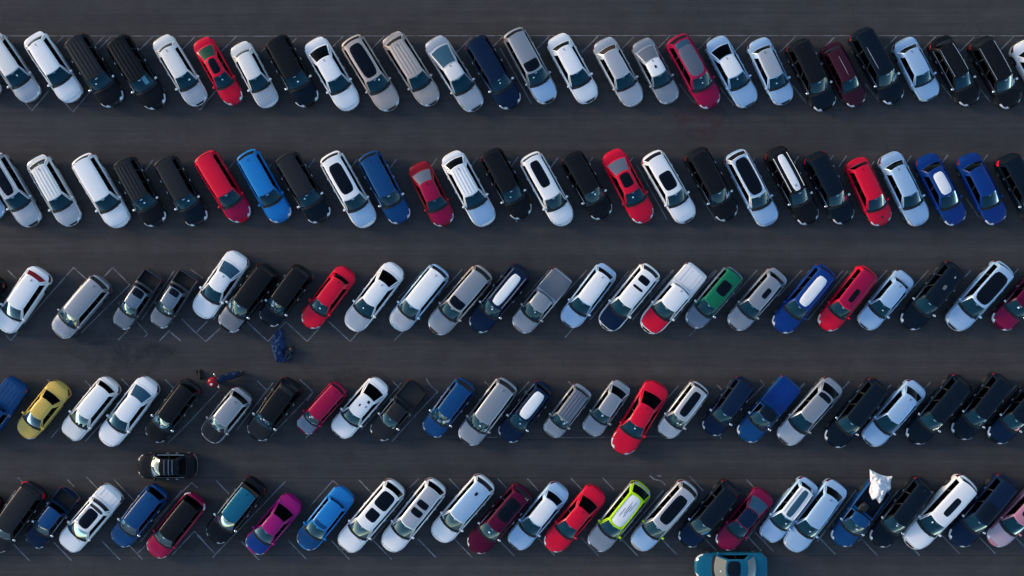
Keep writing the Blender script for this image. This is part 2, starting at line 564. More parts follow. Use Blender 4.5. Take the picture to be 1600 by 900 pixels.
    def cellmesh(pts, cells, flip, inset=0.0):
        idx, vs, fs = {}, [], []
        for i, r in cells:
            q = []
            for (a_, b_) in ((i, r), (i + 1, r), (i + 1, r + 1), (i, r + 1)):
                if (a_, b_) not in idx:
                    idx[(a_, b_)] = len(vs); vs.append(pts[a_][b_])
                q.append(idx[(a_, b_)])
            fs.append(tuple(q[::-1] if flip else q))
        return [tuple(v) for v in vs], fs
    frame = MB()
    tcols = [-1, -.93, -.75, -.5, -.25, 0, .25, .5, .75, .93, 1]
    cF = [(t, *colF(t)) for t in tcols]
    pts, fr, pn = strip(cF, [(-.93, .93, .05, .95), (-1, 1, -.1, .09)], lambda q: Vector((.5, 0, .85)), .02)
    frame.add(*cellmesh(pts, fr, True))
    v_, f_ = cellmesh(pts, pn[1], True)
    link("windscreen_seal", mesh("windscreen_seal", v_, f_, M["liner"]), root)
    v_, f_ = cellmesh(pts, pn[0], True)
    ws = link("windscreen", mesh("windscreen", v_, f_, M[o.get("ws", "windscreen")]), root)
    if rnd.random() < (.5 if dark else .3):  # glint on the windscreen, painted as a small white patch
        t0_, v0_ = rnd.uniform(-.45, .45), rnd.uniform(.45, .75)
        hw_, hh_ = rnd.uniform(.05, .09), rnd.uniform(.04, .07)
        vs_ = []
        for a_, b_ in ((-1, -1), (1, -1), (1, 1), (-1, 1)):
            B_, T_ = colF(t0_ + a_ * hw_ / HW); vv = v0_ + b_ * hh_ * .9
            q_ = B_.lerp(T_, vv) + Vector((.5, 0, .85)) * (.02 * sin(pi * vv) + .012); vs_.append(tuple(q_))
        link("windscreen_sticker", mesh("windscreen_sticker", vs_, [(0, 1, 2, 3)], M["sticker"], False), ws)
    trc = [-1, -.88, -.75, -.5, -.25, 0, .25, .5, .75, .88, 1]
    cB = [(t, *colB(t)) for t in trc]
    rl = .05 if typ not in ("vn",) else .2
    pts, fr, pn = strip(cB, [(-.88, .88, rl, .95)], lambda q: Vector((-.5, 0, .85)), .015)
    frame.add(*cellmesh(pts, fr, False))
    v_, f_ = cellmesh(pts, pn[0], False)
    link("rear_window", mesh("rear_window", v_, f_, matk(o.get("rg", "tint"))), root)
    if bed and (r1 - w1) < .25: wins = [(.10, .88)]
    elif typ in ("sv", "vn", "hb"): wins = [(.06, .36), (.385, .66), (.69, .93)]
    else: wins = [(.06, .46), (.49, .86)]
    for sg in (1, -1):
        q = sorted(set([0, 1] + [e for w_ in wins for e in w_] + [.2, .3, .55, .75, .97]))
        cS = [(s, *colS(s, sg)) for s in q]
        pl_ = {}
        pts, fr, pn = strip(cS, [(a_, b_, .05, .93) for a_, b_ in wins], lambda q_: Vector((0, sg, .35)), .03, pl_)
        for pc_ in pl_.values():
            if not pc_: continue
            v_, f_ = cellmesh(pts, pc_, sg < 0)
            link("door_pillar", mesh("door_pillar", v_, f_, M["black"]), root)
        frame.add(*cellmesh(pts, fr, sg < 0))
        for k in range(len(wins)):
            v_, f_ = cellmesh(pts, pn[k], sg < 0)
            link("side_window", mesh("side_window", v_, f_, M["tint"]), root)
    link("window_frame", frame.mesh("window_frame", matk(o.get("frame", c)), True, 40), root)
    if dark:
        for sg in (1, -1):
            m = MB(); pl = []
            for k in range(12):
                b_, t_ = colS(lerp(.02, .95, k / 11), sg)
                q_ = b_.lerp(t_, .04); pl.append((q_.x, q_.y + .012 * sg, q_.z))
            m.tube(pl, .016, 5)
            link("window_trim", m.mesh("window_trim", M["chrome"]), root)
    # --- roof panels, rails, marks
    def patch(s0, s1, t0, t1, lift=.010, nn=6.0):
        vs, fs = [], []
        na = 28
        rr = (0.0, .55, .93, 1.0)
        sm, tm, sh, th = (s0 + s1) / 2, (t0 + t1) / 2, (s1 - s0) / 2, (t1 - t0) / 2
        for r in rr:
            for k in range(na):
                a_ = 2 * pi * k / na
                ca, sa = cos(a_), sin(a_)
                k_ = (abs(ca) ** nn + abs(sa) ** nn) ** (-1 / nn)
                x, y, z = roofp(sm + sh * ca * k_ * r, tm + th * sa * k_ * r)
                vs.append((x, y, z + (lift if r < 1 else -.012)))
        for i in range(len(rr) - 1):
            for k in range(na):
                a_, b_ = i * na + k, i * na + (k + 1) % na
                fs.append((a_, b_, b_ + na, a_ + na))
        return vs, fs
    for q in o.get("sun", []):
        s0, s1, t1, mk = q[:4]; t0 = q[4] if len(q) > 4 else -t1
        sm_, sh_ = (s0 + s1) / 2, (s1 - s0) / 2 * 1.18
        s0, s1 = max(.02, sm_ - sh_), min(.97, sm_ + sh_)
        t0, t1 = max(-.88, t0 * 1.12), min(.88, t1 * 1.12)
        nm = "sunroof" if mk in ("panel", "bgl", "ggl", "brn") else "roof_panel"
        v_, f_ = patch(s0, s1, t0, t1)
        f_ = [f[::-1] for f in f_]
        link(nm, mesh(nm, v_, f_, matk(mk), True, 50), root)
    for q in o.get("marks", []):
        s0, s1, t0, t1, mk = q
        v_, f_ = patch(s0, s1, t0, t1, .016, 3.0)
        link("roof_mark", mesh("roof_mark", v_, [f[::-1] for f in f_], matk(mk), True, 50), root)
    rk = o.get("rails")
    if rk:
        for sg in (1, -1):
            m = MB()
            pl = []
            for s in (.04, .07, .2, .4, .6, .8, .93, .96):
                x, y, z = roofp(s, sg * .88)
                pl.append((x, y, z + (.0 if s in (.04, .96) else .045)))
            m.tube(pl, .022, 6)
            link("roof_rail", m.mesh("roof_rail", matk(rk)), root)
    if o.get("rack"):
        for s in o["rack"]:
            x, y, z = roofp(s, .9)
            m = MB(); m.tube([(x, -y, z + .03), (x, -y * .9, z + .10), (x, 0, z + .13), (x, y * .9, z + .10), (x, y, z + .03)], .03, 6)
            link("roof_bar", m.mesh("roof_bar", matk(o.get("rackc", "chrome"))), root)
    if o.get("spoiler"):
        m = MB(); zz = (zt(.97) if typ in ("sd", "fb") else h - .22)
        uS = .965 if typ in ("sd", "fb") else r1 + .02
        m.box((X(uS), 0, zz + .09), (.22, HW * 1.5, .03)); m.box((X(uS), HW * .5, zz + .03), (.10, .04, .12)); m.box((X(uS), -HW * .5, zz + .03), (.10, .04, .12))
        link("spoiler", m.mesh("spoiler", matk(o["spoiler"]), False), root)
    if rnd.random() < .7 and not o.get("sun"):
        x, y, z = roofp(.9, 0); link("antenna", _fin, root, (x, 0, z - .004))
    # --- outer bits
    mk = o.get("mir", "chrome" if dark else c)
    um = w0 + .075
    for sg in (1, -1):
        link("mirror", mirror_mesh(mk), root, (X(um), hw(um) * .89 * sg, zs(um) + .04), (0, 0, 0), (1, sg, 1))
        for q in xw:
            wh = link("wheel", TYRE, root, (q, (HW - .155) * sg, .33), (0, rnd.random() * 6, 0 if sg > 0 else pi))
            link("rim", RIM, wh)
        link("wiper", _wip, ws, (X(w0 - .002 + (.012 if sg < 0 else 0)), HW * (.06 if sg > 0 else -.62), zt(w0) + .03))
    # --- interior
    sk = o.get("seat", "seat2" if rnd.random() < .25 else "seat")
    useat = lerp(w1, r1, .22) if not (bed and r1 < .62) else lerp(w1, r1, .45)
    for du in ((0,) if bed and r1 < .66 else (0, .17)):
        for sg in (1, -1):
            link("seat", SEAT[sk], root, (X(useat + du), HW * .42 * sg, .47), (0, 0, 0), (1, HW / .9, .92 * h / 1.5))
    m = MB(); m.ball((0, 0, 0), (.30, HW * .80, .13), 14, 6, .5)
    link("dashboard", m.mesh("dashboard", M["dash"]), root, (X(w0 + .085), 0, .86))
    link("steering_wheel", STEER, root, (X(lerp(w0, w1, .85)), HW * .42, .90))
    x, y, z = roofp(0, 0)
    link("rear_view_mirror", _rvm, root, (x + .10, 0, z - .10))
    return root

# ------------------------------------------------------------ every vehicle: nose x, y, tail x, y (photo pixels on the ground plan), width, kind, paint, label, extras
T1, T2, T3, T4, T5 = ("cars parked in the top row", "cars parked in the second row", "cars parked in the middle row", "cars parked in the fourth row", "cars parked in the bottom row")
CARS = {
T1: [
 (-9,152,-76,53,38,"hb","wht","white car cut off by the left edge, first of the top row",{}),
 (53,156,-14,57,38,"hb","slv","silver hatchback half out of the frame, leftmost in the top row",dict(roof="prl")),
 (118,156,50,55,39,"hb","wht","white hatchback beside the half hidden silver one in the top row",{}),
 (182,164,114,57,40,"sv","dgr","charcoal minivan between the white hatchback and the car with a paper on its windscreen",dict(ribs=1,hood="blk")),
 (249,168,180,59,40,"sv","blk","black car with a bright white paper behind its windscreen",dict(ribs=1)),
 (314,163,250,58,36,"sd","prl","pearl saloon left of the narrow red one in the top row",dict(hood="slv")),
 (370,162,313,61,33,"fb","red","narrow red saloon with dark sunroof and green back window, top row",dict(rg="dkg",sun=[(.15,.9,.55,"panel")],bump="lbl")),
 (424,166,372,68,35,"sd","prl","small beige silver saloon right of the narrow red saloon, top row",dict(hood="slv",mir="wht")),
 (486,164,428,59,40,"sv","blk","black car between the small beige saloon and the white one with a dark rear box",dict(hood="bkb")),
 (551,170,488,62,39,"fb","wht","white car with a large square black back window, top row",{}),
 (614,171,546,59,39,"sv","chm","champagne car with one long black sunroof, top row",dict(sun=[(.10,.86,.70,"panel")])),
 (678,163,609,54,38,"hb","chm","beige pink car with plain roof, right of the champagne one with black sunroof",dict(ribs=1)),
 (746,171,675,60,38,"fb","slv","silver car with a big blue grey back window, top row",dict(r1=.60,rg="bgl",roof="prl")),
 (803,167,739,60,39,"sv","nvy","dark navy car between two silver cars in the top row",{}),
 (860,160,799,47,38,"sv","lgr","long grey wagon poking out above the line, dark band behind its windscreen",dict(sun=[(.0,.26,.92,"panel")],hood="lbl")),
 (924,159,867,56,38,"sd","wht","white saloon in the top row with narrow black back window strip, near the middle",{}),
 (995,164,939,62,38,"sd","slv","silver saloon with a brown back window, top row",dict(rg="brn")),
 (1051,160,999,63,36,"fb","lgr","grey car with white front roof panel bearing a small black mark",dict(r1=.66,rg="ggl",roof="wht",marks=[(.42,.62,-.15,.12,"blk")])),
 (1115,167,1054,57,39,"sv","crm","crimson car with grey glass roof, top row",dict(sun=[(.03,.80,.80,"ggl"),(.83,.98,.74,"bgl")])),
 (1173,165,1114,60,38,"fb","lbl","pale car with black rear roof square and white bar across its windscreen",dict(r1=.70,roof="wht")),
 (1229,162,1181,62,37,"sd","lbl","pale blue silver saloon left of two black cars in the top row",dict(roof="slv")),
 (1294,171,1242,64,39,"sv","blk","black car just left of the dark maroon car in the top row",dict(hood="bkb")),
 (1343,165,1294,69,35,"hb","plm","dark maroon car with a pale stripe along its roof",dict(marks=[(.12,.78,.02,.07,"slv")])),
 (1402,160,1340,47,39,"vn","bkb","long black van right of the dark maroon car, tail above the line",dict(marks=[(.15,.7,-.62,-.57,"slv")])),
 (1457,155,1408,62,38,"sd","lbl","light blue silver saloon alone among black cars in the top row",{}),
 (1521,163,1464,60,38,"hb","blk","black saloon with chrome roof edges right of the light blue saloon, top row",dict(rails="chrome")),
 (1585,167,1527,61,39,"sv","blk","black car last but one in the top row",dict(rails="chrome")),
 (1650,166,1592,66,38,"sd","wht","white car cut off by the right edge, top row",{}),
],
T2: [
 (-3,342,-71,240,38,"hb","lbl","pale car cut off by the left edge, second row",{}),
 (54,352,-12,243,38,"sv","slv","silver wagon with black roof panel and rails, leftmost of the second row",dict(sun=[(.08,.9,.55,"panel")],rails="wht")),
 (116,351,55,246,38,"hb","prl","beige silver car with a ribbed roof, second row",dict(ribs=1,hood="slv")),
 (192,353,126,244,40,"sv","wht","white minivan with a plain roof and pink tail edge, second row",dict(tl="crm")),
 (248,351,190,248,38,"sv","dgr","charcoal car right beside the white minivan in the second row",dict(hood="blk",ribs=1)),
 (313,350,254,246,38,"sv","dgr","charcoal car left of the red van in the second row",dict(hood="bkb")),
 (382,345,317,240,39,"sv","red","red van with plain roof between charcoal and sky blue cars",dict(hood="crm")),
 (444,345,383,237,38,"sv","sky","sky blue car with a bright plain roof",dict(ribs=0)),
 (505,345,443,241,40,"sv","dgr","charcoal car right of the sky blue one",dict(hood="bkb")),
 (577,353,513,240,39,"sv","wht","white car with long black roof panel right of a charcoal car, second row",dict(sun=[(.16,.80,.66,"panel")],hood="lbl")),
 (630,347,573,239,38,"sv","stl","navy blue car between the white black-roofed car and the dark red saloon",dict()),
 (698,352,651,255,36,"fb","drd","dark red saloon with a grey back window",dict(rg="ggl",r1=.68,roof="crm",hood="crm")),
 (763,351,702,239,39,"fb","wht","white car with rounded black back window, right of the dark red saloon",dict(r1=.80,r2=.91,ribs=1,hood="lbl")),
 (820,340,763,235,38,"sv","blk","black car right of the white car with rounded black back window",dict()),
 (886,351,825,241,38,"sv","wht","white car with oblong black sunroof and pink tail edge",dict(sun=[(.30,.86,.52,"panel")],tl="crm")),
 (946,340,889,240,38,"sv","blk","black car just left of the bright red saloon in the second row",dict()),
 (1011,347,953,236,38,"fb","red","bright red saloon with grey back window and black sunroof, second row",dict(rg="ggl",sun=[(.30,.95,.62,"panel")])),
 (1077,346,1015,239,38,"sv","wht","white car with black front sunroof right of the bright red saloon",dict(sun=[(.14,.55,.70,"panel")],tl="crm")),
 (1142,343,1083,234,39,"sv","blk","black car between two pale cars, right of the one with a front sunroof",dict()),
 (1205,351,1145,237,38,"sv","lbl","silver white car with wholly black roof and white rails",dict(sun=[(.02,.93,.72,"panel")],rails="wht",frame="wht")),
 (1269,349,1207,232,37,"sv","blk","black car with white roof panel and white outline round its hood",dict(sun=[(.08,.92,.42,"wht")],rails="wht",bump="wht",marks=[(.12,.2,-.15,.15,"slv")])),
 (1324,348,1269,240,38,"sv","bkb","black car with a red tail light left of the red hatchback, second row",dict(tl="red")),
 (1382,351,1334,249,37,"hb","red","red hatchback with a small black mark on its hood",dict(mark_hood=1)),
 (1441,351,1386,240,38,"sd","lbl","pale blue saloon between the red hatchback and two blue saloons",{}),
 (1499,350,1443,243,38,"sd","roy","blue saloon with a white roof panel, second row",dict(sun=[(.08,.80,.62,"wht")])),
 (1562,349,1508,242,38,"sd","roy","plain blue saloon near the right end of the second row",{}),
 (1625,346,1570,243,38,"sv","bkb","black car with red tail light cut off by the right edge, second row",dict(tl="red")),
],
T3: [
 (-66,526,-4,432,38,"sv","blk","black car cut off by the left edge, middle row",{}),
 (2,517,67,422,40,"hb","wht","white hatchback with red back window beside the empty bay",dict(rg="drd")),
 (88,524,163,437,39,"sv","lgr","grey silver wagon standing low in its bay, left end of the middle row",{}),
 (184,512,243,426,34,"ob","dg2","dark grey car with open tail box, left of the two alike",dict(roof="sgy",hood="gry",bedc="liner",sun=[(.60,.98,.72,"panel")],rbump="sgy")),
 (243,510,297,427,34,"ob","dg2","dark grey car with open tail box, right of the two alike",dict(roof="sgy",hood="gry",bedc="liner",sun=[(.66,.98,.62,"panel")],rbump="sgy")),
 (310,494,377,397,39,"fb","wht","white saloon with teal back window sticking out of the middle row",dict(rg="bgl",tl="crm",r1=.66,r2=.84)),
 (350,515,423,418,39,"sv","blk","grey nosed car with a black roof, middle row",dict(hood="gry",bump="gry")),
 (414,506,478,419,37,"vn","blk","black van with silver tail edge above the blue tarpaulin",dict(rbump="slv",hood="bkb")),
 (478,510,546,421,36,"sd","red","red saloon with a narrow dark back window, middle row left half",{}),
 (546,514,622,415,38,"fb","wht","white car with square black back window, right of the red saloon in the middle row",dict(r1=.72,r2=.88,hood="slv")),
 (616,513,692,419,38,"sv","lbl","pale silver van with plain roof, middle row",dict(roof="wht",hood="slv")),
 (676,519,760,421,39,"sv","chm","grey beige wagon with a dark roof front",dict(sun=[(.0,.22,.9,"panel")],roof="lgr",hood="lgr")),
 (740,516,820,418,38,"sv","nvy","navy wagon with white roof panel and pale edges, left of the grey pickup",dict(sun=[(.10,.84,.50,"wht")],rails="lgr",bump="lgr")),
 (808,516,882,427,38,"pk","lgr","grey pickup with a ribbed bed cover",dict(cover="gry",roof="lgr")),
 (884,508,953,417,37,"hb","lbl","pale blue white hatchback right of the grey pickup",dict(roof="wht")),
 (943,513,1021,418,38,"sv","wht","white roofed car with navy hood and two black roof windows",dict(hood="nvy",sun=[(.68,.84,.62,"panel"),(.48,.54,.6,"panel")],bump="lbl")),
 (1008,517,1092,419,40,"pk","wht","white pickup with a red hood",dict(hood="red",bump="slv",cover="wht",r1=.66,r2=.69)),
 (1078,509,1151,423,36,"sv","sgy","slate car with green roof and a dark roof square",dict(roof="grn",frame="grn",sun=[(.36,.70,.60,"panel")],bump="sgy",rear="bkb",rbump="bkb")),
 (1144,512,1220,425,37,"hb","lgr","slate grey hatchback right of the car with a green roof",dict(sun=[(.36,.66,.48,"panel",-.10)],hood="lgr")),
 (1215,516,1295,419,39,"sv","roy","blue wagon with a white roof panel, middle row",dict(sun=[(.08,.80,.55,"wht")],bump="slv")),
 (1286,513,1360,421,37,"sv","red","red car with small black sunroof in the middle row",dict(sun=[(.18,.50,.36,"panel",-.2)],roof="crm")),
 (1348,511,1418,428,36,"sd","lbl","light blue saloon left of the black car in the middle row",{}),
 (1415,511,1496,415,39,"sv","bkb","black car with a pale round mark on its roof",dict(marks=[(.42,.55,-.12,.25,"gry"),(.80,.86,.15,.30,"slv")])),
 (1486,512,1573,415,40,"sv","lbl","pale blue car with a fully black roof, near the right end of the middle row",dict(sun=[(.03,.80,.86,"panel")],frame="lbl")),
 (1558,511,1636,424,38,"sv","mar","maroon car cut off by the right edge, middle row",dict(hood="ros")),
],
T4: [
 (-38,690,31,596,39,"pk","stl","blue pickup cut off by the left edge, fourth row",dict(cover="stl")),
 (34,682,99,601,37,"fb","yel","yellow saloon with black back window",dict(r1=.70,r2=.83)),
 (104,684,177,595,38,"hb","prl","pearl white car right of the yellow saloon",dict(roof="wht",hood="prl")),
 (162,694,238,594,39,"fb","wht","white car with teal and black back window, fourth row",dict(r1=.72,r2=.88,rg="bgl")),
 (235,688,303,598,37,"sv","dgr","charcoal van with shiny plain roof above the black car driving along the lane",dict(roof="blk",hood="blk")),
 (322,688,384,612,38,"hb","lgr","grey car with black hood edged in white",dict(hood="dgr",bump="wht")),
 (395,685,460,596,39,"sv","blk","black wagon right of the grey car with black hood, fourth row",dict(hood="dgr",sun=[(.86,.98,.8,"dgr")])),
 (470,674,534,603,32,"vn","crm","small crimson van with a dark blue nose",dict(hood="sgy",bump="sgy",rear="crm")),
 (525,680,598,596,38,"fb","wht","white car with black back window and black roof marks",dict(r1=.72,r2=.90,marks=[(.78,.92,.25,.62,"blk"),(.42,.55,-.30,-.12,"blk"),(.55,.66,.50,.62,"blk")])),
 (586,684,655,601,36,"ob","dgr","dark pickup with open bed and silver rim, fourth row",dict(r1=.62,r2=.66,bedc="black",rbump="lgr")),
 (669,679,732,596,37,"sv","stl","blue van left of the grey blue wagon, fourth row",{}),
 (725,692,797,596,40,"sv","lgr","grey blue wagon with plain roof, left of the navy car with white roof panel",dict(roof="lgr",hood="lgr")),
 (787,687,855,601,37,"hb","nvy","navy car with white roof panel, fourth row",dict(sun=[(.06,.86,.62,"wht")],bump="lgr",r1=.90,r2=.955)),
 (857,680,914,605,34,"sv","lgr","small grey car with ribbed roof right of the navy car with white roof panel",dict(ribs=1,r1=.90,r2=.95,roof="ggl")),
 (919,678,975,598,34,"fb","lgr","small grey car left of the long red saloon",dict(r1=.76,r2=.90)),
 (966,707,1031,599,41,"fb","red","long red saloon jutting out of the fourth row",dict(r1=.68,r2=.86)),
 (1035,682,1097,601,35,"sv","slv","silver car with narrow black sunroof right of the long red saloon",dict(sun=[(.14,.84,.48,"panel")])),
 (1106,677,1168,593,36,"sv","nvy","navy car left of the bright blue pickup, fourth row",{}),
 (1160,686,1239,595,39,"pk","stl","bright blue pickup with covered bed and dark cab back",dict(cover="roy",roof="bkb",hood="stl",r1=.52,r2=.55,bump="lbl")),
 (1222,691,1307,596,39,"fb","lgr","silver grey car with two dark back windows, fourth row right half",dict(r1=.80,r2=.92,hood="slv",sun=[(.80,.97,.8,"panel")])),
 (1297,695,1377,597,39,"sv","bkb","black car between the silver grey car and the light blue saloon",dict()),
 (1355,693,1437,600,38,"sd","lbl","light blue saloon among black cars, fourth row",dict(r1=.79,r2=.90)),
 (1423,690,1508,591,39,"sv","bkb","black car right next to the light blue saloon in the fourth row",dict()),
 (1495,683,1570,589,38,"sv","bkb","black car third from the right end of the fourth row, white headlight showing",dict(hood="bkb")),
 (1551,689,1629,599,38,"sv","bkb","black car at the right edge of the fourth row",dict(hood="nvy")),
 (1612,692,1690,602,38,"sv","blk","black car wholly past the right edge, fourth row",dict()),
],
T5: [
 (-80,866,-8,772,38,"sv","blk","black car cut off by the left edge, bottom row, red tail light",{}),
 (-14,860,58,759,41,"vn","dgr","charcoal van with red tail lights half out of frame, bottom left corner",dict(tl="red",roof="dgr")),
 (47,853,112,768,35,"ob","nvy","small navy car with blue roof and open tail box",dict(roof="stl",bedc="liner",rbump="gry")),
 (100,858,180,765,40,"ob","wht","white crew cab with black roof panel and black slots across its tail",dict(r1=.76,r2=.79,sun=[(.10,.74,.62,"panel"),(.82,.92,.85,"black")],rails="wht",cover="wht")),
 (181,851,252,763,38,"sv","stl","blue van left of the black roofed red car, bottom row",dict(bump="stl")),
 (237,868,310,777,39,"sv","crm","red car with a black roof and white tail lights",dict(roof="blk",tl="wht",frame="blk")),
 (330,845,404,752,39,"sv","blk","black car with teal roof and raised tail spoiler",dict(roof="tea",r1=.86,r2=.93,spoiler="black",rear="blk")),
 (391,862,462,778,38,"fb","mag","magenta car with dark blue hood",dict(hood="roy",r1=.66,r2=.84)),
 (471,856,543,766,38,"hb","sky","bright blue hatchback right of the magenta car",dict(roof="sky",hood="stl",sun=[(.0,.16,.9,"stl")],r1=.80,r2=.83)),
 (535,859,623,756,40,"sv","wht","white car with two black sunroofs, the rear one larger, bottom row",dict(sun=[(.20,.44,.58,"panel"),(.56,.92,.72,"panel")])),
 (603,859,687,754,39,"sv","wht","white car with two slim black roof windows across, bottom row",dict(sun=[(.30,.44,.62,"panel"),(.52,.66,.62,"panel")],roof="slv")),
 (681,843,763,749,40,"sv","wht","white car with one small round black roof hole",dict(marks=[(.70,.80,-.22,.08,"blk")],roof="lbl")),
 (737,861,821,763,39,"sv","mar","maroon car with two large black roof panels",dict(sun=[(.28,.55,.72,"panel"),(.57,.82,.72,"panel")])),
 (801,855,880,759,37,"sd","lbl","pale blue white saloon between the maroon and the red car",dict(roof="wht",r1=.77,r2=.87)),
 (857,859,937,764,38,"fb","red","red saloon with rounded square black back window, bottom row",dict(r1=.68,r2=.84)),
 (926,858,1007,758,39,"hb","lgr","silver grey car with lime green roof edges and scribbled white roof panel",dict(roof="lim",frame="lim",rear="lim",rbump="lim",mir="lim",rails="lim",rg="tint",r1=.86,r2=.965,sun=[(.06,.96,.74,"wht")],marks=[(.30,.70,.08,.14,"stl"),(.38,.80,-.10,-.05,"stl"),(.25,.55,-.34,-.29,"stl"),(.5,.85,.30,.35,"stl")])),
 (992,857,1081,757,38,"sv","slv","silver car with long black roof panel and lime mirror",dict(sun=[(.16,.80,.62,"panel")],mir="lim",hood="lbl")),
 (1067,851,1147,757,38,"sv","bkb","black car right of the silver one with lime mirror",dict(hood="nvy",roof="bkb")),
 (1126,856,1198,768,37,"fb","ros","magenta red car with blue roof above the teal saloon",dict(roof="nvy",rg="bgl",r1=.68,r2=.88)),
 (1195,844,1268,751,36,"hb","lbl","pale car with blue roof glass and white bands, right of the magenta red car",dict(sun=[(.06,.94,.40,"bgl")],rails="wht",roof="wht")),
 (1233,859,1312,755,39,"hb","lbl","pale blue hatchback left of the blue pickup carrying a white sheet",dict(r1=.81,r2=.91)),
 (1308,850,1377,758,39,"pk","stl","blue pickup with white sheet over its open bed",dict(bedc="bkb",r1=.52,r2=.55,roof="stl",bump="lbl")),
 (1367,851,1448,751,38,"sv","bkb","black car right of the blue pickup with the white sheet",dict()),
 (1419,853,1516,750,42,"sv","wht","large white car with slim dark sunroof, bottom row right end",dict(sun=[(.22,.62,.36,"bkb",-.25)])),
 (1491,850,1578,747,40,"sv","nvy","navy car between the large white and the pink car",dict(sun=[(.0,.42,.9,"bkb")])),
 (1549,850,1641,754,38,"hb","pnk","pink car cut off by the right edge, bottom row",dict(bump="drd",hood="pkh",sun=[(.2,.6,.5,"panel")])),
],
"cars driving in the lanes": [
 (214,728,307,728,38,"sd","blk","black car crossing the lane sideways above the bottom row",dict(bump="chm",ws="hazed2",rack=(.25,.5,.72),rackc="sgy",mir="blk",rbump="slv",r1=.74,r2=.86)),
 (1085,886,1200,885,42,"fb","tea","teal saloon driving along the bottom edge of the picture",dict(sun=[(.04,.62,.86,"bkb")],rg="hazed",ws="hazed",r1=.70,r2=.83,mir="tea")),  # hazed: pale beige reflection painted into the glass colour
],
}
CARS[T4].pop()      # the last one stands wholly outside the frame

# ------------------------------------------------------------ asphalt
def asphalt_mat():
    m, t, b = nodes("asphalt")
    L_ = t.links.new
    tc = N(t, "ShaderNodeTexCoord")
    def mapped(sx, sy, off=(0, 0, 0)):
        mp = N(t, "ShaderNodeMapping"); mp.inputs["Scale"].default_value = (sx, sy, 1); mp.inputs["Location"].default_value = off
        L_(tc.outputs["Object"], mp.inputs[0]); return mp
    def noise_(mp, s, d, r=.6):
        n = N(t, "ShaderNodeTexNoise", Scale=s, Detail=d, Roughness=r); L_(mp.outputs[0], n.inputs["Vector"]); return n
    def ramp(src, p0, p1, c0, c1):
        r = N(t, "ShaderNodeValToRGB"); e = r.color_ramp.elements
        e[0].position, e[1].position, e[0].color, e[1].color = p0, p1, c0 + (1,), c1 + (1,)
        L_(src, r.inputs[0]); return r
    def mix(mode, fac, a_, b_):
        x = N(t, "ShaderNodeMix", data_type='RGBA', blend_type=mode)
        if isinstance(fac, float): x.inputs[0].default_value = fac
        else: L_(fac, x.inputs[0])
        L_(a_, x.inputs[6]); L_(b_, x.inputs[7]); return x.outputs[2]
    base = ramp(noise_(mapped(.03, .10), 1.0, 5).outputs[0], .35, .65, ASPH_A, ASPH_B)
    lanes = ramp(noise_(mapped(.012, 1.3, (3, 1, 0)), 1.0, 4, .65).outputs[0], .30, .72, (.76, .78, .81), (1.20, 1.17, 1.13))
    fine = ramp(noise_(mapped(1, 1), 38, 3, .7).outputs[0], .30, .72, (.72, .72, .72), (1.30, 1.30, 1.30))
    mott = ramp(noise_(mapped(1, 1, (9, 4, 0)), .55, 6, .65).outputs[0], .34, .70, (.84, .84, .84), (1.12, 1.12, 1.12))
    scr = ramp(noise_(mapped(.25, 9, (2, 7, 0)), 1.0, 3, .7).outputs[0], .42, .62, (.92, .92, .92), (1.06, 1.06, 1.06))
    c = mix('MULTIPLY', 1.0, base.outputs[0], lanes.outputs[0])
    c = mix('MULTIPLY', 1.0, c, mott.outputs[0]); c = mix('MULTIPLY', 1.0, c, fine.outputs[0]); c = mix('MULTIPLY', 1.0, c, scr.outputs[0])
    vo = N(t, "ShaderNodeTexVoronoi", feature='DISTANCE_TO_EDGE', Scale=.16)
    wv = noise_(mapped(1, 1), 1.5, 4); ad = N(t, "ShaderNodeVectorMath", operation='ADD')
    L_(tc.outputs["Object"], ad.inputs[0]); L_(wv.outputs[1], ad.inputs[1]); L_(ad.outputs[0], vo.inputs["Vector"])
    crk = ramp(vo.outputs[0], .0, .006, (.62, .62, .62), (1, 1, 1))
    c = mix('MULTIPLY', .5, c, crk.outputs[0])
    L_(c, b.inputs["Base Color"])
    b.inputs["Roughness"].default_value = .88
    b.inputs["Specular IOR Level"].default_value = .25
    bp = N(t, "ShaderNodeBump", Strength=.5, Distance=.012)
    L_(noise_(mapped(1, 1), 60, 3).outputs[0], bp.inputs["Height"]); L_(bp.outputs[0], b.inputs["Normal"])
    return m

ASPH_A, ASPH_B = (.048, .051, .057), (.063, .057, .055)
me = bpy.data.meshes.new("asphalt")
G = 900
me.from_pydata([(-G, -G, 0), (G, -G, 0), (G, G, 0), (-G, G, 0)], [], [(0, 1, 2, 3)])
me.materials.append(asphalt_mat())
ground = tag(link("asphalt", me), kind="structure")

